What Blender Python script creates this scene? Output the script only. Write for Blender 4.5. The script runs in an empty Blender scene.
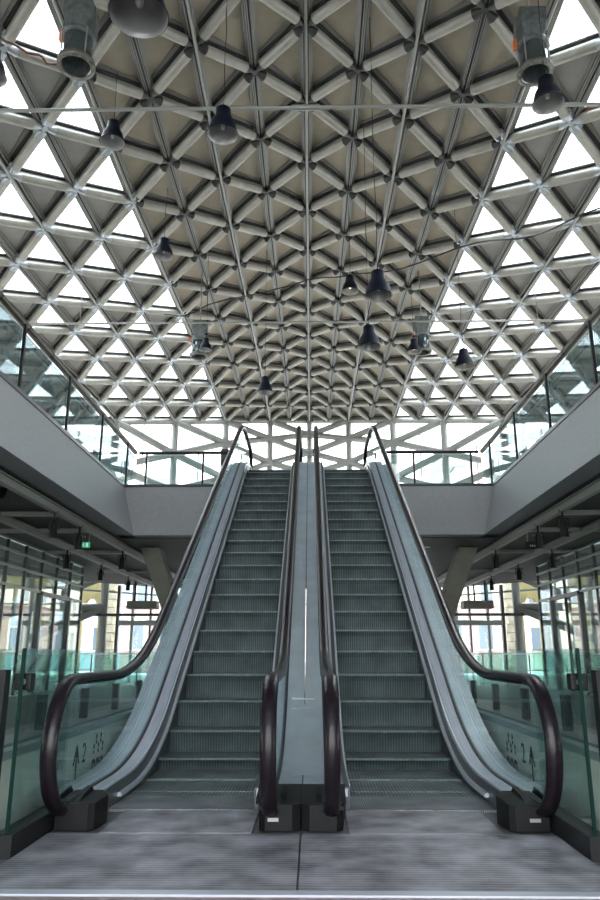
import bpy, bmesh, math, random
from mathutils import Vector, Matrix
random.seed(7)
SC = bpy.context.scene
COL = SC.collection
PI = math.pi

# ------------------------------------------------------------------ materials
def mat(name, col, rough=.6, metal=0., noise=0., nscale=8., bump=0., bscale=40., spec=.5, emis=None, estr=0., stretch=None, col2=None):
    m = bpy.data.materials.new(name); m.use_nodes = True
    nt = m.node_tree; N = nt.nodes; L = nt.links
    p = N['Principled BSDF']
    p.inputs['Base Color'].default_value = (*col, 1)
    p.inputs['Roughness'].default_value = rough
    p.inputs['Metallic'].default_value = metal
    p.inputs['Specular IOR Level'].default_value = spec
    if emis:
        p.inputs['Emission Color'].default_value = (*emis, 1); p.inputs['Emission Strength'].default_value = estr
    tc = N.new('ShaderNodeTexCoord'); mp = N.new('ShaderNodeMapping')
    L.new(tc.outputs['Object'], mp.inputs['Vector'])
    if stretch: mp.inputs['Scale'].default_value = stretch
    if noise or col2:
        n = N.new('ShaderNodeTexNoise'); n.inputs['Scale'].default_value = nscale; n.inputs['Detail'].default_value = 6
        L.new(mp.outputs[0], n.inputs['Vector'])
        r = N.new('ShaderNodeValToRGB')
        a = col2 or tuple(max(0, c*(1-noise)) for c in col); b = tuple(min(1, c*(1+noise)) for c in col)
        r.color_ramp.elements[0].color = (*a, 1); r.color_ramp.elements[1].color = (*b, 1)
        r.color_ramp.elements[0].position = .32; r.color_ramp.elements[1].position = .68
        L.new(n.outputs['Fac'], r.inputs['Fac']); L.new(r.outputs['Color'], p.inputs['Base Color'])
    if bump:
        n2 = N.new('ShaderNodeTexNoise'); n2.inputs['Scale'].default_value = bscale; n2.inputs['Detail'].default_value = 4
        L.new(mp.outputs[0], n2.inputs['Vector'])
        b = N.new('ShaderNodeBump'); b.inputs['Strength'].default_value = bump; b.inputs['Distance'].default_value = .01
        L.new(n2.outputs['Fac'], b.inputs['Height']); L.new(b.outputs['Normal'], p.inputs['Normal'])
    return m

def grooves(name, c1, c2, axis, pitch, rough=.45, metal=.3, noise=.35, mixw=.5):
    """fine parallel grooves across the surface, in object space"""
    m = bpy.data.materials.new(name); m.use_nodes = True
    nt = m.node_tree; N = nt.nodes; L = nt.links; p = N['Principled BSDF']
    p.inputs['Roughness'].default_value = rough; p.inputs['Metallic'].default_value = metal
    tc = N.new('ShaderNodeTexCoord')
    w = N.new('ShaderNodeTexWave'); w.wave_type = 'BANDS'; w.bands_direction = axis
    w.inputs['Scale'].default_value = PI/(10*pitch); w.inputs['Distortion'].default_value = 0
    L.new(tc.outputs['Object'], w.inputs['Vector'])
    r = N.new('ShaderNodeValToRGB'); r.color_ramp.elements[0].color = (*c1, 1); r.color_ramp.elements[1].color = (*c2, 1)
    r.color_ramp.elements[0].position = .25; r.color_ramp.elements[1].position = .75
    L.new(w.outputs['Fac'], r.inputs['Fac'])
    n = N.new('ShaderNodeTexNoise'); n.inputs['Scale'].default_value = 5; n.inputs['Detail'].default_value = 8
    L.new(tc.outputs['Object'], n.inputs['Vector'])
    mr = N.new('ShaderNodeMapRange'); mr.inputs[1].default_value = .3; mr.inputs[2].default_value = .7
    mr.inputs[3].default_value = 1-noise; mr.inputs[4].default_value = 1+noise
    L.new(n.outputs['Fac'], mr.inputs[0])
    mx = N.new('ShaderNodeMix'); mx.data_type = 'RGBA'; mx.blend_type = 'MULTIPLY'; mx.inputs[0].default_value = 1
    L.new(r.outputs['Color'], mx.inputs[6]); L.new(mr.outputs[0], mx.inputs[7]); L.new(mx.outputs[2], p.inputs['Base Color'])
    b = N.new('ShaderNodeBump'); b.inputs['Strength'].default_value = .5; b.inputs['Distance'].default_value = .004
    L.new(w.outputs['Fac'], b.inputs['Height']); L.new(b.outputs['Normal'], p.inputs['Normal'])
    return m

def glass(name, tint, refl=1.0, rough=.0, dirt=0.0):
    m = bpy.data.materials.new(name); m.use_nodes = True
    nt = m.node_tree; N = nt.nodes; L = nt.links
    for n in list(N): N.remove(n)
    o = N.new('ShaderNodeOutputMaterial'); t = N.new('ShaderNodeBsdfTransparent'); t.inputs[0].default_value = (*tint, 1)
    g = N.new('ShaderNodeBsdfGlossy'); g.inputs['Roughness'].default_value = rough; g.inputs['Color'].default_value = (.95, .97, 1, 1)
    fr = N.new('ShaderNodeFresnel'); fr.inputs['IOR'].default_value = 1.5
    mu = N.new('ShaderNodeMath'); mu.operation = 'MULTIPLY'; mu.inputs[1].default_value = refl; mu.use_clamp = True
    L.new(fr.outputs[0], mu.inputs[0])
    mx = N.new('ShaderNodeMixShader'); L.new(mu.outputs[0], mx.inputs[0]); L.new(t.outputs[0], mx.inputs[1]); L.new(g.outputs[0], mx.inputs[2])
    last = mx
    if dirt:
        d = N.new('ShaderNodeBsdfDiffuse'); d.inputs[0].default_value = (.6, .7, .68, 1)
        m2 = N.new('ShaderNodeMixShader'); m2.inputs[0].default_value = dirt
        L.new(mx.outputs[0], m2.inputs[1]); L.new(d.outputs[0], m2.inputs[2]); last = m2
    L.new(last.outputs[0], o.inputs[0])
    return m

def bricks(name, c1, c2, mortar, scale=3.0):
    m = bpy.data.materials.new(name); m.use_nodes = True
    nt = m.node_tree; N = nt.nodes; L = nt.links; p = N['Principled BSDF']; p.inputs['Roughness'].default_value = .9
    tc = N.new('ShaderNodeTexCoord'); sp = N.new('ShaderNodeSeparateXYZ'); cb = N.new('ShaderNodeCombineXYZ'); ad = N.new('ShaderNodeMath')
    L.new(tc.outputs['Object'], sp.inputs[0]); L.new(sp.outputs[0], ad.inputs[0]); L.new(sp.outputs[1], ad.inputs[1])
    L.new(ad.outputs[0], cb.inputs[0]); L.new(sp.outputs[2], cb.inputs[1])
    b = N.new('ShaderNodeTexBrick'); b.inputs['Scale'].default_value = scale
    b.inputs['Color1'].default_value = (*c1, 1); b.inputs['Color2'].default_value = (*c2, 1); b.inputs['Mortar'].default_value = (*mortar, 1)
    L.new(cb.outputs[0], b.inputs['Vector']); L.new(b.outputs['Color'], p.inputs['Base Color'])
    return m

M = {}
M['panel'] = mat('opaque_roof_panel', (.37, .318, .245), .75, noise=.07, nscale=3, bump=.15, bscale=90)
M['panel_frame'] = mat('roof_panel_frame', (.26, .245, .22), .5, metal=.2)
M['gpanel'] = mat('opaque_roof_panel_glazed_zone', (.34, .325, .30), .75, noise=.07, nscale=3, bump=.15, bscale=90)
M['tube'] = mat('roof_tube_paint', (.34, .325, .285), .42, metal=.25, noise=.08, nscale=5)
M['tube_end'] = mat('roof_tube_end_shaded', (.05, .05, .048), .5, metal=.4)
M['node'] = mat('node_steel', (.42, .44, .46), .35, metal=.5)
M['node_light'] = mat('node_clamp_lit', (.62, .68, .74), .35, metal=.3)
M['purlin'] = mat('purlin_steel', (.30, .29, .27), .45, metal=.3)
M['groove_and_shade'] = mat('purlin_groove_tube_shade', (.05, .05, .05), .7)
M['pipe'] = mat('galvanised_pipe', (.31, .31, .29), .4, metal=.4)
M['facade'] = mat('facade_steel', (.27, .28, .265), .45, metal=.1)
M['fascia'] = mat('painted_fascia', (.33, .335, .35), .65, noise=.08, nscale=30, bump=.3, bscale=120)
M['fascia_cap'] = mat('fascia_cap_black', (.03, .033, .04), .35)
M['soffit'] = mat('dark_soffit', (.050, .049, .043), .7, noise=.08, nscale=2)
M['floorup'] = mat('upper_floor', (.60, .58, .53), .5)
M['floor'] = mat('ground_floor_stone', (.10, .105, .105), .4, noise=.15, nscale=1.5)
M['beam'] = mat('ceiling_track_paint', (.27, .26, .235), .5)
M['rail_bronze'] = mat('bronze_handrail', (.045, .038, .028), .4, metal=.3)
M['column'] = mat('column_paint', (.16, .155, .13), .6, noise=.1, nscale=4)
M['black'] = mat('black_plastic', (.007, .007, .008), .5, spec=.2, bump=.1, bscale=200)
M['rubber'] = mat('handrail_rubber', (.010, .007, .010), .28, spec=.3, noise=.2, nscale=20)
M['blackmetal'] = mat('black_powder_coated_steel', (.010, .011, .012), .5, spec=.25)
M['steel'] = mat('brushed_steel_decking', (.50, .51, .60), .36, metal=.4, noise=.10, nscale=6, stretch=(8, .6, 1))
M['steel2'] = mat('centre_decking_steel', (.48, .50, .555), .42, metal=.3, noise=.10, nscale=4)
M['steel_dark'] = mat('skirt_steel', (.075, .08, .09), .35, metal=.4)
M['bright'] = mat('bright_edge_steel', (.66, .68, .76), .38, metal=.55)
M['slot'] = mat('glass_slot_gasket', (.03, .032, .035), .6)
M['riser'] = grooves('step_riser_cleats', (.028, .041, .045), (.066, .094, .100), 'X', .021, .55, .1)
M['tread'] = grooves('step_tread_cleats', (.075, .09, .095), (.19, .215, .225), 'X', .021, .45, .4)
M['nose'] = mat('step_nosing', (.17, .215, .22), .4, metal=.3, noise=.3, nscale=30)
M['plate'] = grooves('ribbed_floor_plate', (.255, .247, .28), (.315, .305, .345), 'Y', .03, .42, .35, noise=.6)
M['comb'] = grooves('comb_plate_ribs', (.15, .16, .17), (.33, .34, .365), 'X', .0105, .4, .5, noise=.4)
M['pink'] = mat('pinkish_stone_floor', (.20, .16, .165), .5, noise=.1, nscale=8)
M['esc_glass'] = glass('escalator_glass', (.86, .93, .93), .2)
M['bal_glass'] = glass('green_balustrade_glass', (.88, .95, .93), .35)
M['teal_glass'] = glass('teal_balustrade_glass', (.70, .90, .85), .6, dirt=.03)
M['up_glass'] = glass('upper_balustrade_glass', (.82, .91, .91), .9, dirt=.02)
M['clear'] = glass('roof_glass', (.97, .98, .99), .5)
M['wall_glass'] = glass('curtain_wall_glass', (.86, .91, .88), .6, dirt=.02)
M['glass_edge'] = mat('green_glass_edge', (.002, .020, .015), .5, spec=.1)
M['lamp'] = mat('lamp_shell_blue_black', (.006, .009, .020), .45, spec=.25, noise=.2, nscale=20)
M['lamp_in'] = mat('lamp_reflector', (.30, .29, .28), .4, metal=.3)
M['bulb'] = mat('lamp_bulb', (.8, .8, .75), .2, emis=(1, .82, .55), estr=.6)
M['bulb_off'] = mat('lamp_bulb_off', (.7, .7, .68), .2)
M['flood_body'] = mat('floodlight_body', (.15, .17, .17), .3, metal=.4, noise=.3, nscale=12)
M['flood_ring'] = mat('floodlight_flange', (.17, .16, .14), .4, metal=.5, noise=.25, nscale=15)
M['flood_glass'] = mat('floodlight_drum', (.12, .15, .155), .12, metal=.6)
M['orange'] = mat('orange_strap', (.75, .16, .03), .6)
M['cable'] = mat('cable_black', (.02, .02, .02), .6)
M['rust'] = mat('copper_cable', (.16, .07, .045), .6)
M['wall_conc'] = mat('pale_concrete_upstand', (.68, .66, .62), .8, noise=.07, nscale=9, bump=.3, bscale=150)
M['coping'] = mat('grey_coping', (.17, .20, .21), .4, metal=.4)
M['coping2'] = mat('light_coping_edge', (.30, .34, .35), .4, metal=.4)
M['sign'] = mat('sign_black', (.02, .02, .02), .6)
M['green'] = mat('exit_sign_green', (.01, .35, .16), .5, emis=(.02, .75, .32), estr=.12)
M['white'] = mat('sign_white', (.8, .8, .8), .5, emis=(.8, 1, .9), estr=.12)
M['white_plate'] = mat('nameplate_aluminium', (.34, .35, .35), .35, metal=.6)
M['stone'] = mat('yellow_dressed_stone', (.34, .29, .13), .85, noise=.15, nscale=3)
M['stone_pale'] = mat('pale_quoin_stone', (.55, .51, .38), .85, noise=.2, nscale=5)
M['brick'] = bricks('purple_brick', (.34, .24, .25), (.26, .18, .20), (.42, .38, .38), 2.5)
M['brick_red'] = bricks('red_brick', (.36, .24, .22), (.30, .20, .18), (.45, .42, .40), 2.5)
M['ext_wall'] = mat('pale_render_building', (.62, .58, .50), .9, noise=.08, nscale=2)
M['ext_blue'] = mat('blue_grey_cladding', (.30, .36, .42), .6, noise=.1, nscale=2)
M['ext_glass'] = mat('building_window_dark', (.10, .14, .17), .1, metal=.3)
M['roof_tile'] = mat('slate_roof', (.22, .21, .22), .8)
M['frame'] = mat('window_frame_dark', (.035, .04, .04), .4, metal=.3)
M['frame_l'] = mat('window_frame_grey', (.24, .29, .28), .4, metal=.3)
M['ground'] = mat('outdoor_paving', (.68, .66, .60), .9, noise=.1, nscale=1)
M['box_navy'] = mat('navy_black_box', (.015, .018, .03), .4)

# ------------------------------------------------------------------ mesh helpers
class MB:
    """collects shapes into one mesh; materials addressed by key"""
    def __init__(s): s.v = []; s.f = []; s.m = []; s.keys = []; s.smooth = []
    def mi(s, k):
        if k not in s.keys: s.keys.append(k)
        return s.keys.index(k)
    def add(s, vs, fs, k, smooth=False):
        o = len(s.v); s.v += [tuple(v) for v in vs]; i = s.mi(k)
        for f in fs: s.f.append(tuple(o+a for a in f)); s.m.append(i); s.smooth.append(smooth)
        return s
    def box(s, x0, x1, y0, y1, z0, z1, k):
        v = [(x, y, z) for x in (x0, x1) for y in (y0, y1) for z in (z0, z1)]
        return s.add(v, [(0,1,3,2),(4,6,7,5),(0,4,5,1),(2,3,7,6),(0,2,6,4),(1,5,7,3)], k)
    def bar(s, a, b, w, h, k, up=(0,0,1)):
        """rectangular bar from a to b, w across, h along up"""
        a = Vector(a); b = Vector(b); d = (b-a).normalized(); u = Vector(up)
        r = d.cross(u)
        if r.length < 1e-5: r = d.cross(Vector((1,0,0)))
        r.normalize(); u = r.cross(d).normalized()
        v = [p + r*sx*w/2 + u*sz*h/2 for p in (a, b) for sx, sz in ((-1,-1),(1,-1),(1,1),(-1,1))]
        return s.add(v, [(0,3,2,1),(4,5,6,7),(0,1,5,4),(1,2,6,5),(2,3,7,6),(3,0,4,7)], k)
    def tube(s, a, b, r, k, n=12, r2=None, cap=True, kcap=None):
        a = Vector(a); b = Vector(b); d = (b-a).normalized(); r2 = r if r2 is None else r2
        x = d.cross(Vector((0,0,1)))
        if x.length < 1e-4: x = Vector((1,0,0))
        x.normalize(); y = d.cross(x)
        v = [p + (x*math.cos(t)+y*math.sin(t))*rr for p, rr in ((a, r), (b, r2)) for t in [2*PI*i/n for i in range(n)]]
        s.add(v, [(i, (i+1) % n, n+(i+1) % n, n+i) for i in range(n)], k, True)
        if cap:
            s.add(v[:n], [tuple(range(n))[::-1]], kcap or k); s.add(v[n:], [tuple(range(n))], kcap or k)
        return s
    def poly_tube(s, pts, r, k, n=8):
        pts = [Vector(p) for p in pts]; rings = []
        for i, p in enumerate(pts):
            d = (pts[min(i+1, len(pts)-1)] - pts[max(i-1, 0)]).normalized()
            x = d.cross(Vector((0,0,1)))
            if x.length < 1e-3: x = d.cross(Vector((0,1,0)))
            x.normalize(); y = d.cross(x)
            rings += [p + (x*math.cos(t)+y*math.sin(t))*r for t in [2*PI*j/n for j in range(n)]]
        f = [(i*n+j, i*n+(j+1) % n, (i+1)*n+(j+1) % n, (i+1)*n+j) for i in range(len(pts)-1) for j in range(n)]
        s.add(rings, f, k, True)
        s.add(rings[:n], [tuple(range(n))], k); s.add(rings[-n:], [tuple(range(n))], k)
        return s
    def lathe(s, prof, k, n=28, c=(0,0,0)):
        v = [(c[0]+r*math.cos(2*PI*j/n), c[1]+r*math.sin(2*PI*j/n), c[2]+z) for r, z in prof for j in range(n)]
        f = [(i*n+j, i*n+(j+1) % n, (i+1)*n+(j+1) % n, (i+1)*n+j) for i in range(len(prof)-1) for j in range(n)]
        return s.add(v, f, k, True)
    def prism(s, poly, axis, a, b, k):
        """poly of 2-D points extruded along axis x (poly = y,z), y (poly = x,z) or z (poly = x,y)"""
        def P(p, t): return (t, p[0], p[1]) if axis == 'x' else (p[0], t, p[1]) if axis == 'y' else (p[0], p[1], t)
        n = len(poly); v = [P(p, a) for p in poly] + [P(p, b) for p in poly]
        return s.add(v, [tuple(range(n)), tuple(range(n, 2*n))[::-1]] + [(i, n+i, n+(i+1) % n, (i+1) % n) for i in range(n)], k)
    def sweep(s, sec, path, k, closed=True, caps=True):
        """sec: (x, n) points; path: (y, z) points; n is along the path's upward normal"""
        n = len(sec); V = []
        for i, (y, z) in enumerate(path):
            a = path[max(i-1, 0)]; b = path[min(i+1, len(path)-1)]
            t = Vector((b[0]-a[0], b[1]-a[1])).normalized(); nn = Vector((-t.y, t.x))
            V += [(sx, y+nn.x*sn, z+nn.y*sn) for sx, sn in sec]
        m = n if closed else n-1
        F = [(i*n+j, i*n+(j+1) % n, (i+1)*n+(j+1) % n, (i+1)*n+j) for i in range(len(path)-1) for j in range(m)]
        if closed and caps:
            F += [tuple(range(n))[::-1], tuple((len(path)-1)*n+j for j in range(n))]
        return s.add(V, F, k)
    def build(s, name, parent=None, origin=None, mirror=False, bevel=0, autosmooth=False):
        me = bpy.data.meshes.new(name)
        vs = s.v
        if mirror: vs = [(-x, y, z) for x, y, z in vs]
        if origin: vs = [(x-origin[0], y-origin[1], z-origin[2]) for x, y, z in vs]
        me.from_pydata(vs, [], s.f)
        for k in s.keys: me.materials.append(M[k])
        me.polygons.foreach_set('material_index', s.m)
        me.polygons.foreach_set('use_smooth', s.smooth)
        bm = bmesh.new(); bm.from_mesh(me); bmesh.ops.recalc_face_normals(bm, faces=bm.faces); bm.to_mesh(me); bm.free()
        me.update()
        o = bpy.data.objects.new(name, me); COL.objects.link(o)
        if origin: o.location = origin
        if parent:
            o.parent = parent
            w = Vector(); q = parent
            while q: w += q.location; q = q.parent
            o.location = Vector(origin or (0, 0, 0)) - w
        if bevel:
            b = o.modifiers.new('bevel', 'BEVEL'); b.width = bevel; b.segments = 2; b.limit_method = 'ANGLE'
        return o

def tag(o, label=None, cat=None, group=None, kind=None):
    if label: o['label'] = label
    if cat: o['category'] = cat
    if group: o['group'] = group
    if kind: o['kind'] = kind
    return o
def empty(name, loc=(0,0,0), rz=0):
    o = bpy.data.objects.new(name, None); COL.objects.link(o); o.location = loc; o.rotation_euler.z = rz; o.empty_display_size = .1
    return o
def thing(name, label, cat, loc=(0,0,0), group=None, rz=0): return tag(empty(name, loc, rz), label, cat, group)
def copy_tree(o, parent=None):
    c = o.copy(); COL.objects.link(c)
    if parent: c.parent = parent
    for ch in list(o.children): copy_tree(ch, c)
    return c
# local build: parts given in the thing's own coordinates
def lpart(mb, name, root, **kw):
    o = mb.build(name, **kw); o.parent = root; o.location = (0,0,0); return o

# ------------------------------------------------------------------ camera
CAM = Vector((.055, 0, .83)); F = 736.; TH = math.radians(15.56); YAW = math.radians(-.86)
cd = bpy.data.cameras.new('camera'); cam = bpy.data.objects.new('camera', cd); COL.objects.link(cam)
cam.location = CAM; cam.rotation_euler = (PI/2+TH, 0, -YAW)
cd.sensor_fit = 'VERTICAL'; cd.sensor_height = 36; cd.lens = F/900*36; cd.clip_end = 400; cd.clip_start = .02
SC.camera = cam
def pix(p):
    v = Vector(p)-CAM; xc = v.x*math.cos(YAW)-v.y*math.sin(YAW); yc = v.x*math.sin(YAW)+v.y*math.cos(YAW)
    d = yc*math.cos(TH)+v.z*math.sin(TH); u = -yc*math.sin(TH)+v.z*math.cos(TH)
    if d < .1: return None
    return 300+F*xc/d, 450-F*u/d, d
def score(ps):
    """size in the frame, for choosing which repeats are separate parts"""
    q = [pix(p) for p in ps]
    if any(a is None for a in q): return 0
    ins = sum(-10 < a[0] < 610 and -10 < a[1] < 900 for a in q)
    if not ins: return 0
    w = max(a[0] for a in q)-min(a[0] for a in q); h = max(a[1] for a in q)-min(a[1] for a in q)
    return w*h*ins/len(q)

# ------------------------------------------------------------------ roof
HW = 13                 # half width of the roof, in modules
MX = .941
J = .908
Y0R = 10.2
GD = [0, .010, .038, .063, .092, .123, .153, .184, .215, .247, .280, .314, .349, .385, .42]
def rz(y, x=0):
    """underside of the roof: a shallow vault whose sides rise towards the far facade"""
    a = min(abs(x)/MX, 13.9); i = int(a); g = GD[i]+(GD[i+1]-GD[i])*(a-i)
    return .83+10.4*(1-g)
def mxs(y): return MX*max(.928, min(1, 1-.072*(y-13.5)/10.4))      # the bays narrow a little towards the apse
def node(i, j):
    y = Y0R+j*J; last = 24-abs(i)
    y += max(0, (j-last+6)/6)*(rend(i)-.06-Y0R-J*last)             # the last rows stretch to meet the bowed end
    return Vector((i*mxs(y), y, rz(y, i*MX)))
def rend(i): return (rz(0, i*MX)-.83)/.3214                        # curved far end of the roof
def jlast(i): return 24-abs(i)
def rnorm(p):
    e = .3; v = Vector((-(rz(p.y, p.x+e)-rz(p.y, p.x-e))/(2*e), -(rz(p.y+e, p.x)-rz(p.y-e, p.x))/(2*e), 1)); return v.normalized()
JMIN, JMAX = -16, 24    # Y -4.3 .. 32.0
roof = tag(empty('ceiling', (0, 14, 10.9)), kind='structure')
PZ = .17                # panels sit above the tubes
tubes = []; opaque = []; panes = []; hubs = []
for i in range(-HW, HW+1):
    for j in range(JMIN, JMAX+1):
        if (i+j) % 2 or j > jlast(i): continue
        hubs.append((i, j))
        for di in (-1, 1):
            if -HW <= i+di <= HW and j+1 <= jlast(i+di): tubes.append((node(i, j), node(i+di, j+1), abs(i+di*.5) < 4))
        if j+2 <= jlast(i):
            for di in (-1, 1):
                if not -HW <= i+di <= HW or j+1 > jlast(i+di): continue
                tri = (node(i, j), node(i, j+2), node(i+di, j+1))
                glazed = abs(i+di*.5) > 4 and j > -3           # unseen bays over the landing made opaque to darken the near roof
                if not glazed and abs(i+di*.5) > 4: opaque.append((tri, 'gpanel'))
                elif glazed and di*i < 0: opaque.append((tri, 'gpanel'))
                elif glazed: panes.append(tri)
                else: opaque.append((tri, 'panel'))
def add_tube(mb, a, b, central):
    d = b-a; L = d.length; e = d/L; up = rnorm((a+b)/2)
    mb.tube(a+e*.21, b-e*.21, .092, 'tube', 12, kcap='tube_end')
    for p, q in ((a+e*.06, a+e*.21), (b-e*.06, b-e*.21)): mb.tube(p, q, .045, 'tube_end' if central else 'node', 8, r2=.09)  # central ends darker, glazed ones paler: light difference put into the colour
    mb.bar(a+up*.12, b+up*.12, .035, .1, 'tube', up=up)
    mb.bar(a+up*.155, b+up*.155, .17, .03, 'groove_and_shade', up=up)  # dark bar painting the shadow gap between tube and panel
def add_panel(mb, tri, k):
    c = sum(tri, Vector())/3; nn = rnorm(c); z = nn*PZ
    out = [p+z for p in tri]; inn = [p+(c-p).normalized()*.26+z for p in tri]; inn2 = [q+nn*.03 for q in inn]
    top = [p+nn*.06 for p in out]
    mb.add(out+inn, [(0,1,4,3),(1,2,5,4),(2,0,3,5)], 'panel_frame')
    mb.add(inn+inn2, [(0,1,4,3),(1,2,5,4),(2,0,3,5)], 'panel_frame')
    mb.add(inn2, [(0,1,2)], k)
    mb.add(top, [(0,2,1)], 'panel_frame')
def add_pane(mb, tri):
    z = rnorm(sum(tri, Vector())/3)*(PZ+.02)
    mb.add([p+z for p in tri], [(0,1,2)], 'clear')
def emit(items, adder, name, pts, lim=100):
    items = sorted(items, key=lambda it: -score(pts(it)))
    for it in items[:lim]:
        mb = MB(); adder(mb, it); c = sum(pts(it), Vector())/len(pts(it)); mb.build(name, roof, origin=tuple(c))
    rest = MB()
    for it in items[lim:]: adder(rest, it)
    if rest.v: tag(rest.build(name, roof), kind='stuff')
emit(tubes, lambda mb, t: add_tube(mb, *t), 'roof_tube', lambda t: [t[0], t[1]])
emit([t for t in opaque if t[1] == 'panel'] , lambda mb, t: add_panel(mb, *t), 'roof_panel', lambda t: list(t[0]))
emit([t for t in opaque if t[1] == 'gpanel'], lambda mb, t: add_panel(mb, *t), 'triangular_roof_panel', lambda t: list(t[0]))
emit(panes, lambda mb, t: add_pane(mb, t), 'glass_pane', lambda t: list(t))
def add_hub(mb, h):
    i, j = h; c = node(i, j); k = 'tube_end' if abs(i) < 4 else 'node'
    up = rnorm(c)
    mb.tube(c+up*-.04, c+up*.12, .06, k, 8)
    for s in (-1, 1):
        d = (node(i+s, j+1)-node(i-s, j-1)).normalized() if abs(i) < HW else Vector((s, J, 0)).normalized()
        mb.bar(c-d*.19, c+d*.19, .018, .07, 'node', up=up)
    if abs(i) >= 4:
        sg = 1 if i > 0 else -1
        for s in (-1, 1):
            d = (node(i+s, j+s*sg)-c).normalized() if abs(i+s) <= HW else Vector((s, 0, 0))
            mb.bar(c+d*.08+up*.02, c+d*.24+up*.02, .17, .13, 'node_light', up=up)  # pale clamps along one diagonal: caught light put into the colour
emit(hubs, add_hub, 'node_connector', lambda h: [node(*h)+Vector((-.1,-.1,0)), node(*h)+Vector((.1,.1,.1))])
y0, y1 = Y0R+JMIN*J, Y0R+JMAX*J
for i in range(-HW, HW+1):
    mb = MB()
    P = [node(i, j) for j in range(JMIN, jlast(i)+1)]
    for p, q in zip(P[:-1], P[1:]):
        up = rnorm((p+q)/2); side = Vector((0,1,0)).cross(up).normalized()
        def ln(dx, dz, w, h, k): mb.bar(p+side*dx+up*dz, q+side*dx+up*dz, w, h, k, up=up)
        ln(0, .165, .24, .03, 'panel_frame'); ln(-.06, .10, .022, .11, 'purlin'); ln(.06, .10, .022, .11, 'purlin'); ln(0, .13, .10, .02, 'groove_and_shade')
        ln(-.10, .14, .03, .025, 'purlin'); ln(.10, .14, .03, .025, 'purlin')
        if i % 2: ln(-.027, .045, .018, .05, 'purlin'); ln(.027, .045, .018, .05, 'purlin')
    if i % 2 == 0: mb.poly_tube([p-rnorm(p)*.06 for p in P], .030, 'pipe', 8)
    mb.build('purlin', roof)
def fpt(i, z=None):
    y = rend(i); return Vector((i*mxs(y), y, rz(y, i*MX) if z is None else z))
mb = MB(); mb.poly_tube([fpt(i/2) for i in range(-26, 27)], .13, 'facade', 8); mb.build('edge_beam', roof)
for s in (-1, 1):
    mb = MB(); mb.poly_tube([node(s*HW, j)+Vector((s*.1, 0, 0)) for j in range(JMIN, jlast(HW)+1)], .12, 'facade', 8); mb.build('edge_beam', roof)

# tie rods across the hall
def tie(y, z, r, lab, turn):
    t = thing('tie_rod', lab, 'steel rod', (0, y, z))
    mb = MB(); mb.tube((-7.5, 0, 0), (7.5, 0, 0), r, 'pipe'); lpart(mb, 'rod', t)
    for x in turn:
        mb = MB(); mb.tube((x-.22, 0, 0), (x+.22, 0, 0), r*1.7, 'pipe'); lpart(mb, 'turnbuckle', t)
    for x in (-5.6, 0, 5.6) if turn else (-5.6, 5.6):
        mb = MB(); mb.tube((x, 0, r), (x, 0, rz(y, x)-z-.02), .012, 'pipe', 6); lpart(mb, 'hanger', t)
    return t
tie(9.56, 9.0, .03, 'nearer grey steel rod spanning the hall just under the lattice roof', (0,))
tie(16.5, 8.67, .025, 'farther thin steel rod spanning the hall above the pendant lamps', ())

# ------------------------------------------------------------------ far facade: a bowed, triangulated steel lattice
wf = tag(empty('wall_back', (0, 30, 0)), kind='structure')
def zof(y, yp): return .83+y*math.tan(math.atan((450-yp)/F)+TH)
YP = {0: [435, 453, 474, 500, 530, 560], 2: [438.7, 462.7, 486, 512, 540, 570], 4: [443, 478, 505, 535, 565, 600], 6: [453.5, 490, 520, 550, 585, 620],
      8: [466, 505, 540, 575, 607, 640], 10: [480, 520, 560, 607, 640, 665], 12: [500, 550, 600, 640, 665, 690]}
def fn(i, m):
    """m = 0 is the roof edge, then the lattice nodes going down"""
    p = fpt(abs(i)); z = p.z if m == 0 else zof(p.y, YP[abs(i)][m-1])
    return Vector((i*mxs(p.y), p.y, max(z, .12)))
def strut(a, b, r):
    if (b-a).length < .2: return
    c = (a+b)/2; mb = MB(); mb.tube(a, b, r, 'facade', 10); mb.build('lattice_strut', wf, origin=tuple(c))
for i in range(-12, 14, 2):
    for m in range(6): strut(fn(i, m), fn(i, m+1), .14)
    f = fn(i, 6)
    if f.z > .3: strut(f, Vector((f.x, f.y, .0)), .16)
    if i > 10: continue
    o, n = (i+2, i) if i >= 0 else (i, i+2)            # outer and inner column of the bay
    for m in range(1, 7):
        low = 3.4 if abs(o) <= 8 else 1.5
        if max(fn(o, m).z, fn(n, m).z) > low: strut(fn(o, m), fn(n, m), .14)
        if max(fn(o, m-1).z, fn(n, m).z) > low: strut(fn(o, m-1), fn(n, m), .14)
    a, b = fpt(i), fpt(i+2); mid = fpt(i+1); out = Vector((mid.x*.03, .35, 0))
    mb = MB(); mb.bar((mid+out)*1, Vector((mid.x+out.x, mid.y+out.y, 0)), .05, .05, 'frame_l', up=(0,1,0)); mb.build('mullion', wf)
    mb = MB(); a2, b2 = a+out, b+out
    mb.add([(a2.x, a2.y, .05), (b2.x, b2.y, .05), (b2.x, b2.y, b.z-.1), (a2.x, a2.y, a.z-.1)], [(0,1,2,3)], 'clear'); mb.build('glass_pane', wf)
    mb = MB(); mb.bar((a2.x, a2.y, 2.95), (b2.x, b2.y, 2.95), .06, .06, 'frame_l'); mb.build('transom', wf)

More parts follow.
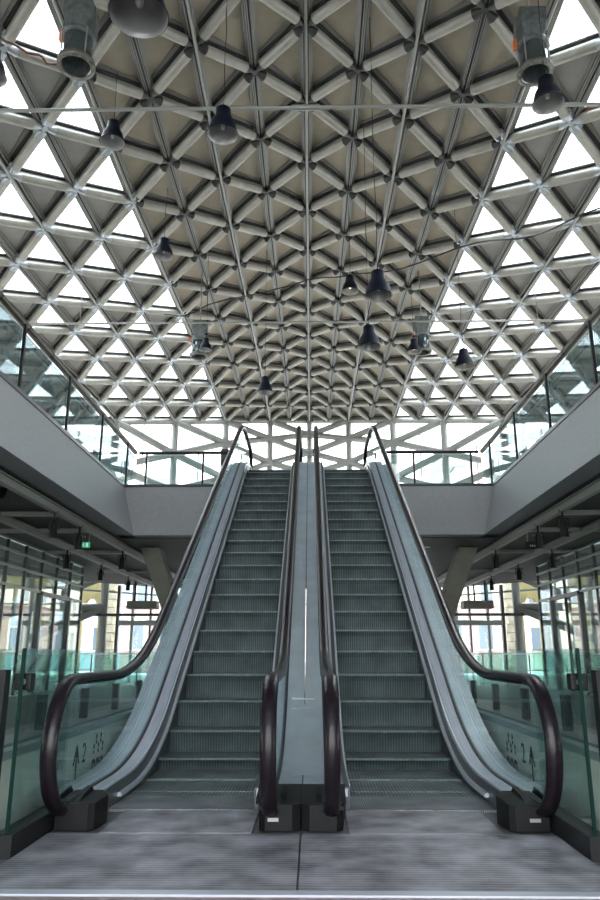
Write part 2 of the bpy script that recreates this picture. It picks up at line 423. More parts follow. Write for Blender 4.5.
# side facades of the hall: posts with X bracing
for s, nm in ((-1, 'wall_left'), (1, 'wall_right')):
    w = tag(empty(nm, (s*12.3, 8, 0)), kind='structure')
    ys = [-4, 2, 8, 14, 19.6]
    for a, b in zip(ys[:-1], ys[1:]):
        for z0_, z1_ in ((0, 3.4), (3.4, 6.4)):
            mb = MB(); mb.tube((s*12.3, a, z0_), (s*12.3, b, z1_), .13, 'facade', 10); mb.build('brace', w)
            mb = MB(); mb.tube((s*12.3, b, z0_), (s*12.3, a, z1_), .13, 'facade', 10); mb.build('brace', w)
        mb = MB(); mb.box(s*12.5-.01, s*12.5+.01, a+.02, b-.02, .05, 6.7, 'clear'); mb.build('glass_pane', w)
    for y in ys:
        mb = MB(); mb.tube((s*12.3, y, 0), (s*12.3, y, 7.0), .2, 'facade', 14); mb.build('post', w)
    for z in (3.4, 6.4):
        mb = MB(); mb.tube((s*12.3, -4, z), (s*12.3, 19.6, z), .09, 'facade', 10); mb.build('rail', w)
# unseen end wall behind the camera; glazed opening added to light the escalator fronts
wb = tag(empty('wall_behind', (0, -4.75, 0)), kind='structure')
mb = MB()
for s in (-1, 1): mb.prism([(s*4.6, 0), (s*12.6, 0)]+[(s*i*MX, rz(0, i*MX)+.3) for i in range(13, 5, -1)]+[(s*4.6, rz(0, 4.6)+.3)], 'y', -4.9, -4.6, 'fascia')
mb.prism([(-4.6, 6.0), (4.6, 6.0)]+[(i*MX, rz(0, i*MX)+.3) for i in range(4, -5, -1)], 'y', -4.9, -4.6, 'fascia'); mb.build('wall_surface', wb)
for x in (-4.6, -2.3, 0, 2.3, 4.6):
    mb = MB(); mb.box(x-.05, x+.05, -4.85, -4.7, 0, 6.0, 'frame'); mb.build('mullion', wb)
for x in (-4.55, -2.25, .05, 2.35):
    mb = MB(); mb.box(x, x+2.2, -4.79, -4.77, .05, 5.98, 'clear'); mb.build('glass_pane', wb)

# ------------------------------------------------------------------ floors and slabs
mb = MB(); mb.box(-12.4, 12.4, -6, 33, -.3, 0, 'floor'); tag(mb.build('floor'), kind='structure')
UF = 4.10; SB = 3.14
XT, XB, YE = 3.72, 3.50, 14.5
slab = MB()
# upper floor in one piece around the void: side slabs and far slab, following the bow of the facade
PL = [(4.3, -4.55), (12.2, -4.55), (12.2, 18.6), (9.0, 22.2), (6.9, 24.6), (5.2, 26.4), (4.3, 26.9)]
for s in (-1, 1):
    slab.prism([(s*XT, UF), (s*XT, UF-.02), (s*XB, SB), (s*4.3, SB), (s*4.3, UF)], 'y', -4.55, YE+.5, 'fascia')
    slab.prism([(s*x, y) for x, y in PL], 'z', SB, UF, 'fascia')
slab.prism([(YE, UF), (YE+.10, SB), (26.9, SB), (26.9, UF)], 'x', -4.3, 4.3, 'fascia')
tag(slab.build('floor_upper'), kind='structure')
fin = MB()
for s in (-1, 1): fin.prism([(s*(x if x > 4.4 else XT+.12), y) for x, y in PL], 'z', UF+.002, UF+.02, 'floorup')
fin.box(-XT-.12, XT+.12, YE+.12, 14.6, UF+.002, UF+.02, 'floorup'); fin.box(-XT-.12, XT+.12, 15.35, 26.8, UF+.002, UF+.02, 'floorup')
tag(fin.build('floor_upper_finish'), kind='structure')
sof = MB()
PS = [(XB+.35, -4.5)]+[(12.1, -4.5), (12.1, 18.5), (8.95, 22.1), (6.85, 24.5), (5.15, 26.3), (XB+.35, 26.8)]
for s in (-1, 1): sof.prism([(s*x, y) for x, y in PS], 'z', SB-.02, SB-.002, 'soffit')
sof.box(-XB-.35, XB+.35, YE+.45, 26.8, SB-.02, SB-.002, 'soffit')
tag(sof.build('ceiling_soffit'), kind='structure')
cap = MB()
for s in (-1, 1): cap.box(min(s*(XT-.02), s*(XT+.1)), max(s*(XT-.02), s*(XT+.1)), -5, YE+.1, UF, UF+.055, 'fascia_cap')
cap.box(-XT+.02, -1.36, YE-.02, YE+.1, UF, UF+.055, 'fascia_cap'); cap.box(1.36, XT-.02, YE-.02, YE+.1, UF, UF+.055, 'fascia_cap')
tag(cap.build('trim_upper_edge'), kind='structure')

# ------------------------------------------------------------------ escalators
T30 = math.tan(math.radians(30))
def nosz(y): return .46+(y-6.48)*T30
def fillet(pts, rads, seg=14):
    """polyline with rounded corners"""
    out = [Vector(pts[0])]
    for i in range(1, len(pts)-1):
        p0, p1, p2 = map(Vector, (pts[i-1], pts[i], pts[i+1])); a = (p0-p1).normalized(); b = (p2-p1).normalized()
        ang = a.angle(b); t = rads[i-1]; A = p1+a*t; B = p1+b*t
        R = t*math.tan(ang/2); c = p1+(a+b).normalized()*(R/math.sin(ang/2))
        va, vb = A-c, B-c; tot = math.atan2(va.x*vb.y-va.y*vb.x, va.dot(vb))
        for q in range(seg+1):
            w = tot*q/seg; out.append(c+Vector((va.x*math.cos(w)-va.y*math.sin(w), va.x*math.sin(w)+va.y*math.cos(w))))
    out.append(Vector(pts[-1])); return [tuple(p) for p in out]
def yat(off, z): return 6.48+(z-off-.46)/T30        # y where line nos+off reaches z
def track(off, zb, zt, ya, yb, tb=.6, tt=.6):
    return fillet([(ya, zb), (yat(off, zb), zb), (yat(off, zt), zt), (yb, zt)], [tb, tt])
YTOP = 14.35
nose_path = track(0, .014, UF, 4.3, 15.2, .55, .55)
def walk(path, start, step, count):
    """points at chord distance along the path, from arc parameter start"""
    cum = [0]
    for a, b in zip(path[:-1], path[1:]): cum.append(cum[-1]+math.dist(a, b))
    def at(s_):
        for i in range(len(cum)-1):
            if s_ <= cum[i+1]:
                t = (s_-cum[i])/(cum[i+1]-cum[i]); return (path[i][0]+(path[i+1][0]-path[i][0])*t, path[i][1]+(path[i+1][1]-path[i][1])*t)
        return None
    # parameter of the nosing n=0
    best = min((abs(at(q*.005)[0]-start), q*.005) for q in range(int(cum[-1]/.005)))[1]
    res = []
    q = best
    while q > 0: q -= step
    q += step
    while q < cum[-1]:
        p = at(q)
        if p: res.append(p)
        q += step
    return res
noses = [p for p in walk(nose_path, 6.48, .405, 60) if 4.45 < p[0] < 14.0]
SX0, SX1, GI, GO, OX = .265, 1.065, .150, 1.180, 1.345     # step edges, inner and outer glass, outer deck edge

def escalator(side, label):
    mir = side < 0
    root = thing('escalator', label, 'escalator', (side*.665, 8.5, 0), 'pair of parallel escalators')
    B = lambda mb, n, par=root, **k: mb.build(n, par, mirror=mir, **k)
    deck_b = .125
    dk = lambda off=0, e=0: track(.19+off, deck_b+off*.8, UF+.125+off*.8, 4.22+e, YTOP, .75, .6)
    # steps
    for q, (y, z) in enumerate(noses):
        zp = noses[q-1][1] if q else 0
        yb = noses[q+1][0]+.02 if q+1 < len(noses) else y+.4
        mb = MB()
        rise = max(z-zp, 0)
        x0, x1 = SX0+.004, SX1-.004
        # tread, and riser with its slight curve
        prof = [(y, z), (y+.004, z-.012)]
        if rise > .03:
            for t in (.25, .5, .75, 1): prof.append((y+.012+.03*math.sin(t*PI*.5), z-rise*t-.005))
        else: prof.append((y+.01, z-.05))
        prof += [(yb, prof[-1][1]), (yb, z)]
        n = len(prof); V = [(x0, *p) for p in prof]+[(x1, *p) for p in prof]
        mb.add(V, [(0, n, n+1, 1)], 'nose')
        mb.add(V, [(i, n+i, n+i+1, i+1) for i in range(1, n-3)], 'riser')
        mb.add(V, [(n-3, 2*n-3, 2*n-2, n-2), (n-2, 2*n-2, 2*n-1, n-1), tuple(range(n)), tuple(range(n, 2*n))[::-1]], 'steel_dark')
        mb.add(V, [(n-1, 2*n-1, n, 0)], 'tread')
        mb.box(x0, x1, y, y+.008, z, z+.002, 'nose')
        B(mb, 'step', origin=(0, 0, 0))
    # skirts beside the steps with a bright strip
    for x, sg in ((SX0, -1), (SX1, 1)):
        mb = MB(); mb.sweep([(x, -.52), (x+sg*.030, -.52), (x+sg*.030, -.004), (x, -.004)], track(.19, .125, UF+.125, 4.45 if sg < 0 else 4.24, YTOP, .75, .6), 'steel_dark'); B(mb, 'skirt_panel')
        mb = MB(); mb.sweep([(x, -.0), (x-sg*.022, -.0), (x-sg*.022, .022), (x, .022)], track(.075, .045, UF+.05, 4.9 if sg < 0 else 4.6, 14.0, .7, .6), 'bright'); B(mb, 'skirt_strip')
    # outer decking (step edge to glass, glass to outer edge) and inner decking to the centre line
    mb = MB(); mb.sweep([(SX1+.012, -.012), (GO-.012, -.004), (GO-.012, -.05), (SX1+.012, -.05)], dk(), 'steel'); B(mb, 'decking')
    mb = MB(); mb.sweep([(SX1+.004, -.035), (SX1+.014, .004), (SX1+.024, .004), (SX1+.024, -.035)], dk(), 'bright'); B(mb, 'decking_edge')
    mb = MB(); mb.sweep([(GO+.012, -.004), (OX, -.004), (OX, -.05), (GO+.012, -.05)], dk(), 'steel2'); B(mb, 'decking')
    mb = MB(); mb.sweep([(GI+.012, -.004), (SX0-.012, -.012), (SX0-.012, -.05), (GI+.012, -.05)], dk(0, .22), 'steel'); B(mb, 'decking')
    mb = MB(); mb.sweep([(.004, -.004), (GI-.012, -.004), (GI-.012, -.05), (.004, -.05)], dk(), 'steel2'); mb.sweep([(.001, -.014), (.004, -.014), (.004, -.05), (.001, -.05)], dk(), 'slot'); B(mb, 'centre_decking')
    for gx in (GI, GO):
        mb = MB(); mb.sweep([(gx-.012, -.05), (gx-.012, .004), (gx+.012, .004), (gx+.012, -.05)], dk(), 'slot'); B(mb, 'glass_gasket')
    # outer cladding of the truss
    top = dk(-.05)
    poly = [(y, z) for y, z in top] + [(y, max(z-1.0, .002)) for y, z in reversed(top)]
    cl = MB(); n = len(top)
    for xx in (OX-.03, OX-.005):
        pass
    V = [(OX-.03, y, z) for y, z in top]+[(OX-.03, y, max(z-.95, .002)) for y, z in top]+[(OX-.005, y, z) for y, z in top]+[(OX-.005, y, max(z-.95, .002)) for y, z in top]
    Fc = []
    for i in range(n-1):
        Fc += [(i, i+1, n+i+1, n+i), (2*n+i, 3*n+i, 3*n+i+1, 2*n+i+1), (i, 2*n+i, 2*n+i+1, i+1), (n+i, n+i+1, 3*n+i+1, 3*n+i)]
    Fc += [(0, n, 3*n, 2*n), (n-1, 3*n-1, 4*n-1, 2*n-1)]
    cl.add(V, Fc, 'steel_dark'); B(cl, 'side_cladding')
    bt = [(y, z-.95) for y, z in top if z-.95 > .01]
    mb = MB(); mb.sweep([(.005, 0), (OX-.03, 0), (OX-.03, .02), (.005, .02)], bt, 'steel_dark'); B(mb, 'soffit_cladding')
    # handrails with their D-shaped newel ends, and glass under each
    yi = 6.77-(1.44-.715)/T30; zt = UF+.80; yt = 6.77+(zt-1.44)/T30
    mid = fillet([(4.10, .715), (yi, .715), (yt, zt), (14.35, zt)], [.7, .6], 16)
    rb = .315; cyb, czb = 4.0, .40
    bot = [(cyb+.14, .10)] + [(cyb+rb*1.0*math.cos(a), czb+rb*math.sin(a)) for a in [math.radians(q) for q in range(255, 89, -11)]]
    cyt, czt = 14.40, zt-.33
    topn = [(cyt+.33*math.cos(a), czt+.33*math.sin(a)) for a in [math.radians(q) for q in range(88, -78, -11)]]
    hp = bot+mid[1:]+topn
    for gx in (GI, GO):
        mb = MB()
        sec = [(gx+.038*sx, .0+dn) for sx, dn in ((-1, -.014), (-1.0, .006), (-.72, .018), (0, .023), (.72, .018), (1.0, .006), (1, -.014), (.55, -.018), (.55, -.008), (-.55, -.008), (-.55, -.018))]
        mb.sweep(sec, hp, 'rubber'); mb.smooth = [True]*len(mb.smooth); h = B(mb, 'handrail')
        mb = MB(); mb.sweep([(gx-.016, -.035), (gx+.016, -.035), (gx+.016, -.012), (gx-.016, -.012)], hp, 'blackmetal'); B(mb, 'handrail_guide', h)
        # glass as a sheet between decking and handrail
        def dz(y):
            pth = dk()
            for a, b in zip(pth[:-1], pth[1:]):
                if a[0] <= y <= b[0]: return a[1]+(b[1]-a[1])*(y-a[0])/(b[0]-a[0])
            return pth[0][1] if y < pth[0][0] else pth[-1][1]
        def hz(y):
            for a, b in zip(mid[:-1], mid[1:]):
                if a[0] <= y <= b[0]: return a[1]+(b[1]-a[1])*(y-a[0])/(b[0]-a[0])
            return None
        joints = [3.74, 6.25, 8.35, 10.45, 12.6, 14.66]
        for ja, jb in zip(joints[:-1], joints[1:]):
            ys = [ja+.004+(jb-ja-.008)*t/24 for t in range(25)]
            lo = []; hi = []
            for y in ys:
                zz = hz(y)
                if y < 4.10: zz = czb+math.sqrt(max(rb**2-(y-cyb)**2, 0)); l = max(.10, czb-math.sqrt(max(rb**2-(y-cyb)**2, 0)))
                elif y > 14.35: zz = czt+math.sqrt(max(.33**2-(y-cyt)**2, 0)); l = max(UF+.1, czt-math.sqrt(max(.33**2-(y-cyt)**2, 0)))
                else: l = dz(y)-.01
                lo.append((y, l)); hi.append((y, zz-.03))
            mb = MB(); n = len(ys)
            V = [(gx-.005, *p) for p in lo+hi]+[(gx+.005, *p) for p in lo+hi]
            Fg = []
            for i in range(n-1): Fg += [(i, i+1, n+i+1, n+i), (2*n+i, 3*n+i, 3*n+i+1, 2*n+i+1)]
            mb.add(V, Fg, 'esc_glass'); B(mb, 'glass_panel')
    # newel bases at the bottom (black moulded boxes) with nameplates
    def base(xa, xb, xc_, inner):
        """xa..xb front face; xc_ side toward the steps"""
        mb = MB()
        y_f, y_c, y_b = 3.93, 4.12, (4.46 if inner else 4.26)
        lo, hi = min(xa, xb), max(xa, xb)
        # body polygon in plan: front face, chamfer toward the steps, then back
        if not inner: plan = [(hi, y_f), (lo+.03, y_f), (lo, y_f+.02), (lo-.02, y_c), (1.062, y_b), (hi, y_b)]
        else: plan = [(lo, y_f+.03), (lo+.04, y_f), (hi-.03, y_f), (hi, y_f+.03), (hi+.035, y_b), (lo, y_b)]
        n = len(plan)
        def ht(x, y):
            t = (y-y_f)/(y_b-y_f); return .125+.012*min(1, t*2)
        V = [(x, y, .004) for x, y in plan]+[(x, y, ht(x, y)+(.0 if y > y_c-.01 else .0)) for x, y in plan]
        mb.add(V, [tuple(range(n))[::-1], tuple(range(n, 2*n))]+[(i, (i+1) % n, n+(i+1) % n, n+i) for i in range(n)], 'black')
        gx = GI if inner else GO
        # collar round the handrail inlet, raised lips on both sides
        for d0, d1 in ((-.075, -.046), (.046, .075)): mb.prism([(y_f+.04, .12), (y_f+.14, .15), (y_f+.28, .165), (y_f+.32, .13)], 'x', gx+d0, gx+d1 if gx+d1 < 1.215 else 1.215, 'black')
        mb.box(gx-.06, gx+.06, y_f-.004, y_f+.0, .10, .118, 'blackmetal')
        o = B(mb, 'newel_base', bevel=.006)
        return o
    bo = base(1.205, 1.015, None, False)
    bi = base(.002, .205, None, True)
    for o_, xc0 in ((bo, 1.135), ) + (((bi, .135),) if side < 0 else ()):
        if o_ is bo and side < 0: continue
        mb = MB(); mb.box(xc0-.026, xc0+.026, 3.924, 3.929, .050, .066, 'white_plate'); tag(B(mb, 'nameplate', o_), label='silver nameplate')
    # comb plate and ribbed cover plates of the landing
    mb = MB(); mb.box(SX0+.002, SX1-.002, 4.40, 4.80, .002, .016, 'comb'); 
    for t in range(40):
        xx = SX0+.012+t*.0197; mb.box(xx, xx+.008, 4.80, 4.86, .006, .014, 'nose')
    B(mb, 'comb_plate', origin=(0, 0, 0))
    mb = MB(); mb.box(SX0+.002, SX1-.002, 14.0, 15.3, UF+.002, UF+.014, 'plate'); B(mb, 'upper_floor_plate')
    return root
escL = escalator(-1, 'left of the two escalators, dark steps climbing between glass balustrades with black handrails')
escR = escalator(1, 'right of the two escalators, dark steps climbing between glass balustrades with black handrails')
# acrylic access cover and inspection plate on the shared decking belong to the left escalator
mb = MB()
pa = track(.19, .125, UF+.125, 4.22, YTOP, .75, .6)
seg = [p for p in pa if 4.3 < p[0] < 6.2]
mb.sweep([(-.07, .003), (.075, .003), (.075, .006), (-.07, .006)], seg, 'steel2'); c = mb.build('access_plate', escL)
mb = MB(); yy = 6.2; zz = nosz(yy)+.19
mb.bar((-.10, yy, zz+.005), (.075, yy, zz+.005), .008, .012, 'coping2'); mb.bar((-.10, yy-.12, zz-.06), (.075, yy-.12, zz-.06), .006, .008, 'coping2')
mb.build('acrylic_stop', escL)

# landing cover plates
mb = MB()
mb.box(-1.205, -.004, 2.98, 3.852, .002, .012, 'plate'); mb.box(.004, 1.205, 2.98, 3.852, .002, .012, 'plate')
mb.box(-.965, -.235, 3.865, 4.395, .002, .012, 'plate'); mb.box(.235, .965, 3.865, 4.395, .002, .012, 'plate')
fp = mb.build('landing_plate'); tag(fp, 'ribbed grey metal floor plates in front of both escalators', 'floor plate')
mb = MB(); mb.box(-1.6, 1.6, 2.92, 2.975, .001, .014, 'bright'); tag(mb.build('threshold_strip'), 'bright metal threshold strip across the floor at the bottom edge', 'metal strip')
mb = MB(); mb.box(-4, 4, -5, 2.915, .001, .008, 'pink'); tag(mb.build('floor_near'), kind='structure')

# ------------------------------------------------------------------ landing side barriers
def side_barrier(s, word):
    t = thing('glass_barrier', '%s side barrier of the landing, tall green-edged glass sheet in black base channel' % word, 'glass barrier', (s*1.25, 4.2, 0))
    mir = s < 0
    mb = MB(); mb.box(1.215, 1.30, 3.42, 4.20, .002, .095, 'blackmetal'); mb.build('base_channel', t, mirror=mir)
    mb = MB(); mb.box(1.250, 1.262, 3.47, 4.19, .085, .86, 'bal_glass'); mb.box(1.248, 1.264, 3.462, 3.47, .085, .86, 'glass_edge'); mb.build('glass_panel', t, mirror=mir)
    f = thing('barrier_frame', '%s black framed barrier running outward beside the landing glass' % word, 'barrier', (s*1.6, 3.46, 0))
    mb = MB(); mb.box(1.305, 1.385, 3.40, 3.46, .002, .765, 'blackmetal'); mb.build('post', f, mirror=mir)
    mb = MB(); mb.box(1.385, 3.3, 3.40, 3.46, .715, .765, 'blackmetal'); mb.build('top_rail', f, mirror=mir)
    mb = MB(); mb.box(1.385, 3.3, 3.40, 3.46, .002, .09, 'blackmetal'); mb.build('base_channel', f, mirror=mir)
    mb = MB(); mb.box(1.39, 3.3, 3.425, 3.435, .09, .715, 'bal_glass'); mb.build('glass_panel', f, mirror=mir)
    mb = MB(); mb.box(3.30, 3.355, 3.40, 3.46, .002, .765, 'blackmetal'); mb.build('post', f, mirror=mir)
    mb = MB(); mb.box(1.225, 1.305, 3.50, 3.56, .675, .75, 'blackmetal'); mb.tube((1.262, 3.492, .712), (1.262, 3.50, .712), .014, 'pipe', 12); mb.build('rail_bracket', f, mirror=mir, bevel=.008)
side_barrier(-1, 'left'); side_barrier(1, 'right')

# upstand walls carrying the black wayfinding marks
def text_mesh(s, size):
    cu = bpy.data.curves.new('t', 'FONT'); cu.body = s; cu.size = size; cu.extrude = .001
    o = bpy.data.objects.new('t', cu); COL.objects.link(o); dg = bpy.context.evaluated_depsgraph_get(); dg.update()
    me = bpy.data.meshes.new_from_object(o.evaluated_get(dg)); bpy.data.objects.remove(o); return me
def upstand(s, nm):
    w = tag(empty(nm, (s*1.5, 6, 0)), kind='structure'); mir = s < 0
    mb = MB(); mb.box(1.42, 1.62, 3.50, 11, .0, .345, 'wall_conc'); mb.build('upstand', w, mirror=mir)
    mb = MB(); mb.box(1.405, 1.64, 3.49, 11, .345, .385, 'coping2'); mb.box(1.47, 1.64, 3.49, 11, .385, .40, 'coping'); mb.build('coping', w, mirror=mir)
    # marks, u runs along the wall away from the camera
    X = 1.418
    def q(mb, u0, z0, u1, z1, t=.014):
        a = Vector((X, u0, z0)); b = Vector((X, u1, z1)); d = (b-a).normalized(); n = Vector((0, -d.z, d.y))*t*.65
        mb.add([a-n, b-n, b+n, a+n], [(0,1,2,3)], 'sign')
    def disc(mb, u, z, r): mb.add([(X, u+r*math.cos(a), z+r*math.sin(a)) for a in [2*PI*i/12 for i in range(12)]], [tuple(range(12))], 'sign')
    mb = MB(); q(mb, 4.93, .075, 4.93, .275, .022); q(mb, 4.93, .28, 4.875, .17, .02); q(mb, 4.93, .28, 4.985, .17, .02); mb.build('arrow_mark', w, mirror=mir)
    mb = MB()
    for r_, (n_, z_) in enumerate(((2, .275), (3, .215))):
        for i in range(n_):
            u = 5.42+(i-(n_-1)/2)*.105; disc(mb, u, z_+.018, .019); mb.box(X, X+.0005, u-.016, u+.016, z_-.030, z_-.006, 'sign')
    for i in range(3):
        u = 5.42+(i-1)*.095; q(mb, u-.028, .06, u-.028, .14, .015); q(mb, u+.028, .06, u+.028, .14, .015); q(mb, u-.035, .14, u+.035, .14, .02)
    mb.build('people_mark', w, mirror=mir)
    mb = MB(); q(mb, 6.02, .24, 6.32, .24, .018) ; q(mb, 6.32, .24, 6.22, .30, .018); q(mb, 6.32, .24, 6.22, .18, .018)
    q(mb, 6.05, .05, 6.2, .12, .018); q(mb, 6.2, .12, 6.3, .12, .018); mb.build('small_arrow_mark', w, mirror=mir)
    mb = MB(); mb.box(X, X+.0005, 6.55, 6.78, .12, .32, 'sign'); mb.build('square_mark', w, mirror=mir)
    me = text_mesh('2', .17); me.materials.append(M['sign']); o = bpy.data.objects.new('digit_mark', me); COL.objects.link(o); o.parent = w
    # read from between the escalators
    if s < 0: o.location = Vector((-X+.002, 5.04, .165))-Vector(w.location); o.rotation_euler = (PI/2, 0, PI/2)
    else: o.location = Vector((X-.002, 5.15, .165))-Vector(w.location); o.rotation_euler = (PI/2, 0, -PI/2)
    # glass railing standing on the coping on stub posts
    g = thing('glass_railing', 'glass railing on stub posts along the %s low wall beside the escalator' % ('left' if s < 0 else 'right'), 'glass railing', (s*1.56, 6, .4))
    y = 3.75
    while y < 11:
        mb = MB(); mb.box(1.545, 1.59, y, y+.06, .40, .60, 'blackmetal'); mb.build('stub_post', g, mirror=mir)
        y += .87
    y = 3.55
    while y < 10.6:
        mb = MB(); mb.box(1.562, 1.572, y, y+.86, .45, .86, 'bal_glass'); mb.build('glass_panel', g, mirror=mir)
        y += .87
upstand(-1, 'wall_low_left'); upstand(1, 'wall_low_right')

# ------------------------------------------------------------------ upper balustrades
def upper_side(s, word):
    t = thing('glass_balustrade', '%s upper-floor glass balustrade with sloping-away bronze grey handrail' % word, 'balustrade', (s*3.85, 6, UF)); mir = s < 0
    mb = MB(); mb.tube((3.87, -4.5, 5.20), (3.87, 15.85, 5.20), .056, 'rail_bronze', 12)
    y = -4
    while y < 15.8: mb.tube((3.87, y, 5.20), (3.87, y+.02, 5.20), .060, 'blackmetal', 12); y += .95
    mb.build('handrail', t, mirror=mir)
    y = -4.4; 
    while y < 15.5:
        y2 = min(y+1.93, 15.8)
        mb = MB(); mb.box(3.825, 3.837, y+.008, y2-.008, UF+.03, 5.06, 'up_glass'); mb.build('glass_panel', t, mirror=mir)
        mb = MB(); mb.box(3.785, 3.820, y-.02, y+.02, UF+.056, 5.15, 'blackmetal'); mb.build('post', t, mirror=mir)
        y += 1.93
upper_side(-1, 'left'); upper_side(1, 'right')
def upper_far(s, word):
    t = thing('glass_balustrade', '%s half of the glass balustrade facing the camera beyond the escalator tops' % word, 'balustrade', (s*2.7, 15.9, UF)); mir = s < 0
    mb = MB(); mb.tube((1.5, 15.9, 5.20), (3.80, 15.9, 5.20), .034, 'blackmetal', 10); mb.build('top_rail', t, mirror=mir)
    for x in (1.5, 2.35, 3.62):
        mb = MB(); mb.box(x-.02, x+.02, 15.87, 15.93, UF+.02, 5.18, 'blackmetal'); mb.build('post', t, mirror=mir)
    for a, b in ((1.54, 2.32), (2.38, 3.59)):
        mb = MB(); mb.box(a, b, 15.895, 15.905, UF+.05, 5.14, 'up_glass'); mb.build('glass_panel', t, mirror=mir)
upper_far(-1, 'left'); upper_far(1, 'right')
t = thing('loudspeaker', 'small dark navy loudspeaker box beyond the top of the left escalator', 'loudspeaker', (-1.91, 16.3, UF))
mb = MB(); mb.box(-.09, .09, -.09, .09, .72, 1.28, 'box_navy'); lpart(mb, 'cabinet', t, bevel=.01)
mb = MB(); mb.tube((0,0,0), (0,0,.72), .025, 'blackmetal'); mb.lathe([(.16, .0), (.16, .015), (.02, .03)], 'blackmetal'); lpart(mb, 'stand', t)

# ------------------------------------------------------------------ slanted columns under the far slab
for s, w in ((-1, 'left'), (1, 'right')):
    mb = MB()
    t0 = Vector((s*3.50, 16.4, SB-.03)); b0 = Vector((s*2.45, 17.4, 0))
    hw, hd = .21, .28
    V = [(t0.x-hw, t0.y-hd, t0.z), (t0.x+hw, t0.y-hd, t0.z), (t0.x+hw, t0.y+hd, t0.z), (t0.x-hw, t0.y+hd, t0.z),
         (b0.x-hw*.8, b0.y-hd, .001), (b0.x+hw*.8, b0.y-hd, .001), (b0.x+hw*.8, b0.y+hd, .001), (b0.x-hw*.8, b0.y+hd, .001)]
    mb.add(V, [(0,1,2,3), (7,6,5,4), (0,4,5,1), (1,5,6,2), (2,6,7,3), (3,7,4,0)], 'column')
    tag(mb.build('column', bevel=.015), '%s slanted dark rectangular column under the far upper floor' % w, 'column')

# ------------------------------------------------------------------ lower storey: ceiling tracks, spotlights, signs
def track_beam(x, word, drop, w=.09, h=.12):
    mb = MB(); mb.box(x-w/2, x+w/2, -4, 26, SB-drop, SB-drop+h, 'beam'); mb.box(x-w/2-.03, x+w/2+.03, -4, 26, SB-drop+h-.02, SB-drop+h, 'beam')
    o = mb.build('lighting_track'); return tag(o, word, 'lighting track')
for s, w in ((-1, 'left'), (1, 'right')):
    track_beam(s*3.95, '%s lighting track nearest the void, long pale beam under the soffit' % w, .17)
    track_beam(s*5.1, '%s lighting track nearer the glazed side wall under the soffit' % w, .17)
    for i, y in enumerate((11.9, 13.6, 16.6, 20.5)):
        mb = MB(); mb.box(min(s*4.02, s*5.9), max(s*4.02, s*5.9), y, y+.10, SB-.10, SB-.03, 'beam')
        tag(mb.build('cross_beam'), '%s ceiling cross beam, %s between the lighting tracks' % (w, ('nearest', 'second nearest', 'third from the camera', 'farthest')[i]), 'beam')
def spot(x, y, z, label):
    t = thing('spotlight', label, 'spotlight', (x, y, z), 'track spotlights under the upper floor')
    mb = MB(); mb.tube((0,0,.02), (0,0,.16), .018, 'blackmetal', 8); mb.box(-.05, .05, -.02, .02, .15, .175, 'blackmetal'); lpart(mb, 'stem', t)
    mb = MB(); mb.tube((0,0,-.24), (0,0,-.02), .062, 'black', 14, r2=.055); mb.tube((0,0,-.02), (0,0,.03), .055, 'black', 14, r2=.03); mb.tube((0,0,-.25), (0,0,-.235), .068, 'blackmetal', 14, kcap='lamp_in'); lpart(mb, 'housing', t)
    mb = MB(); mb.bar((-.075, 0, -.12), (-.075, 0, .04), .012, .03, 'blackmetal', up=(0,1,0)); mb.bar((.075, 0, -.12), (.075, 0, .04), .012, .03, 'blackmetal', up=(0,1,0)); mb.bar((-.08, 0, .04), (.08, 0, .04), .03, .012, 'blackmetal'); lpart(mb, 'yoke', t)
    return t
NM = ['nearest', 'second nearest', 'third nearest', 'farthest']
for s, w in ((-1, 'left'), (1, 'right')):
    for i, y in enumerate((11.3, 12.6, 15.6, 19.6)): spot(s*3.95, y, SB-.32, '%s black spotlight on the %s lighting track by the void' % (NM[i], w))
    for i, y in enumerate((15.5, 18.1, 20.9)): spot(s*5.1, y, SB-.32, '%s black spotlight on the %s lighting track by the side glazing' % ((NM[0], NM[1], NM[3])[i], w))
for s, w in ((-1, 'left'), (1, 'right')):
    for i, (x, y) in enumerate(((4.6, 10.4), (4.55, 14.6), (2.6, 16.2))):
        mb = MB(); mb.lathe([(.0, -.012), (.07, -.012), (.09, -.006), (.09, 0)], 'white_plate', 18, (s*x, y, SB-.02))
        tag(mb.build('downlight'), '%s soffit round recessed downlight, %s' % (w, ('nearest one between tracks', 'farther one between tracks', 'one beside the slanted column')[i]), 'ceiling light')
mb = MB(); mb.lathe([(.001, -.15), (.04, -.14), (.065, -.10), (.07, -.05), (.08, -.02), (.08, 0)], 'black', 16, (-4.35, 10.2, SB-.018)); tag(mb.build('dome_camera'), 'small dark dome camera on the left soffit near the photo edge', 'security camera')
t = thing('exit_sign', 'green emergency exit sign with running figure under the left soffit', 'sign', (-4.15, 13.6, 2.80)); t.scale = (.72, .72, .72)
mb = MB(); mb.box(-.13, .13, -.02, .02, -.07, .07, 'green'); lpart(mb, 'panel', t)
mb = MB()
def sq(a, b, w=.014): mb.bar((a[0], -.023, a[1]), (b[0], -.023, b[1]), .003, w, 'white')
sq((-.03, .01), (-.05, -.02)); sq((-.05, -.02), (-.08, -.04)); sq((-.03, -.005), (-.01, -.03)); sq((-.01, -.03), (-.02, -.055)); sq((-.035, .03), (-.06, .01), .01); sq((-.03, .03), (-.005, .015), .01)
mb.box(-.04, -.022, -.0245, -.0215, .035, .052, 'white'); mb.box(.03, .09, -.0245, -.0215, -.055, .05, 'white'); lpart(mb, 'running_figure', t)
mb = MB(); mb.tube((-.1, 0, .07), (-.1, 0, .33), .006, 'pipe', 6); mb.tube((.1, 0, .07), (.1, 0, .33), .006, 'pipe', 6); lpart(mb, 'hanger', t)
t = thing('display_sign', 'black hanging sign box with pale marking under the right soffit', 'sign', (4.05, 13.2, 2.72))
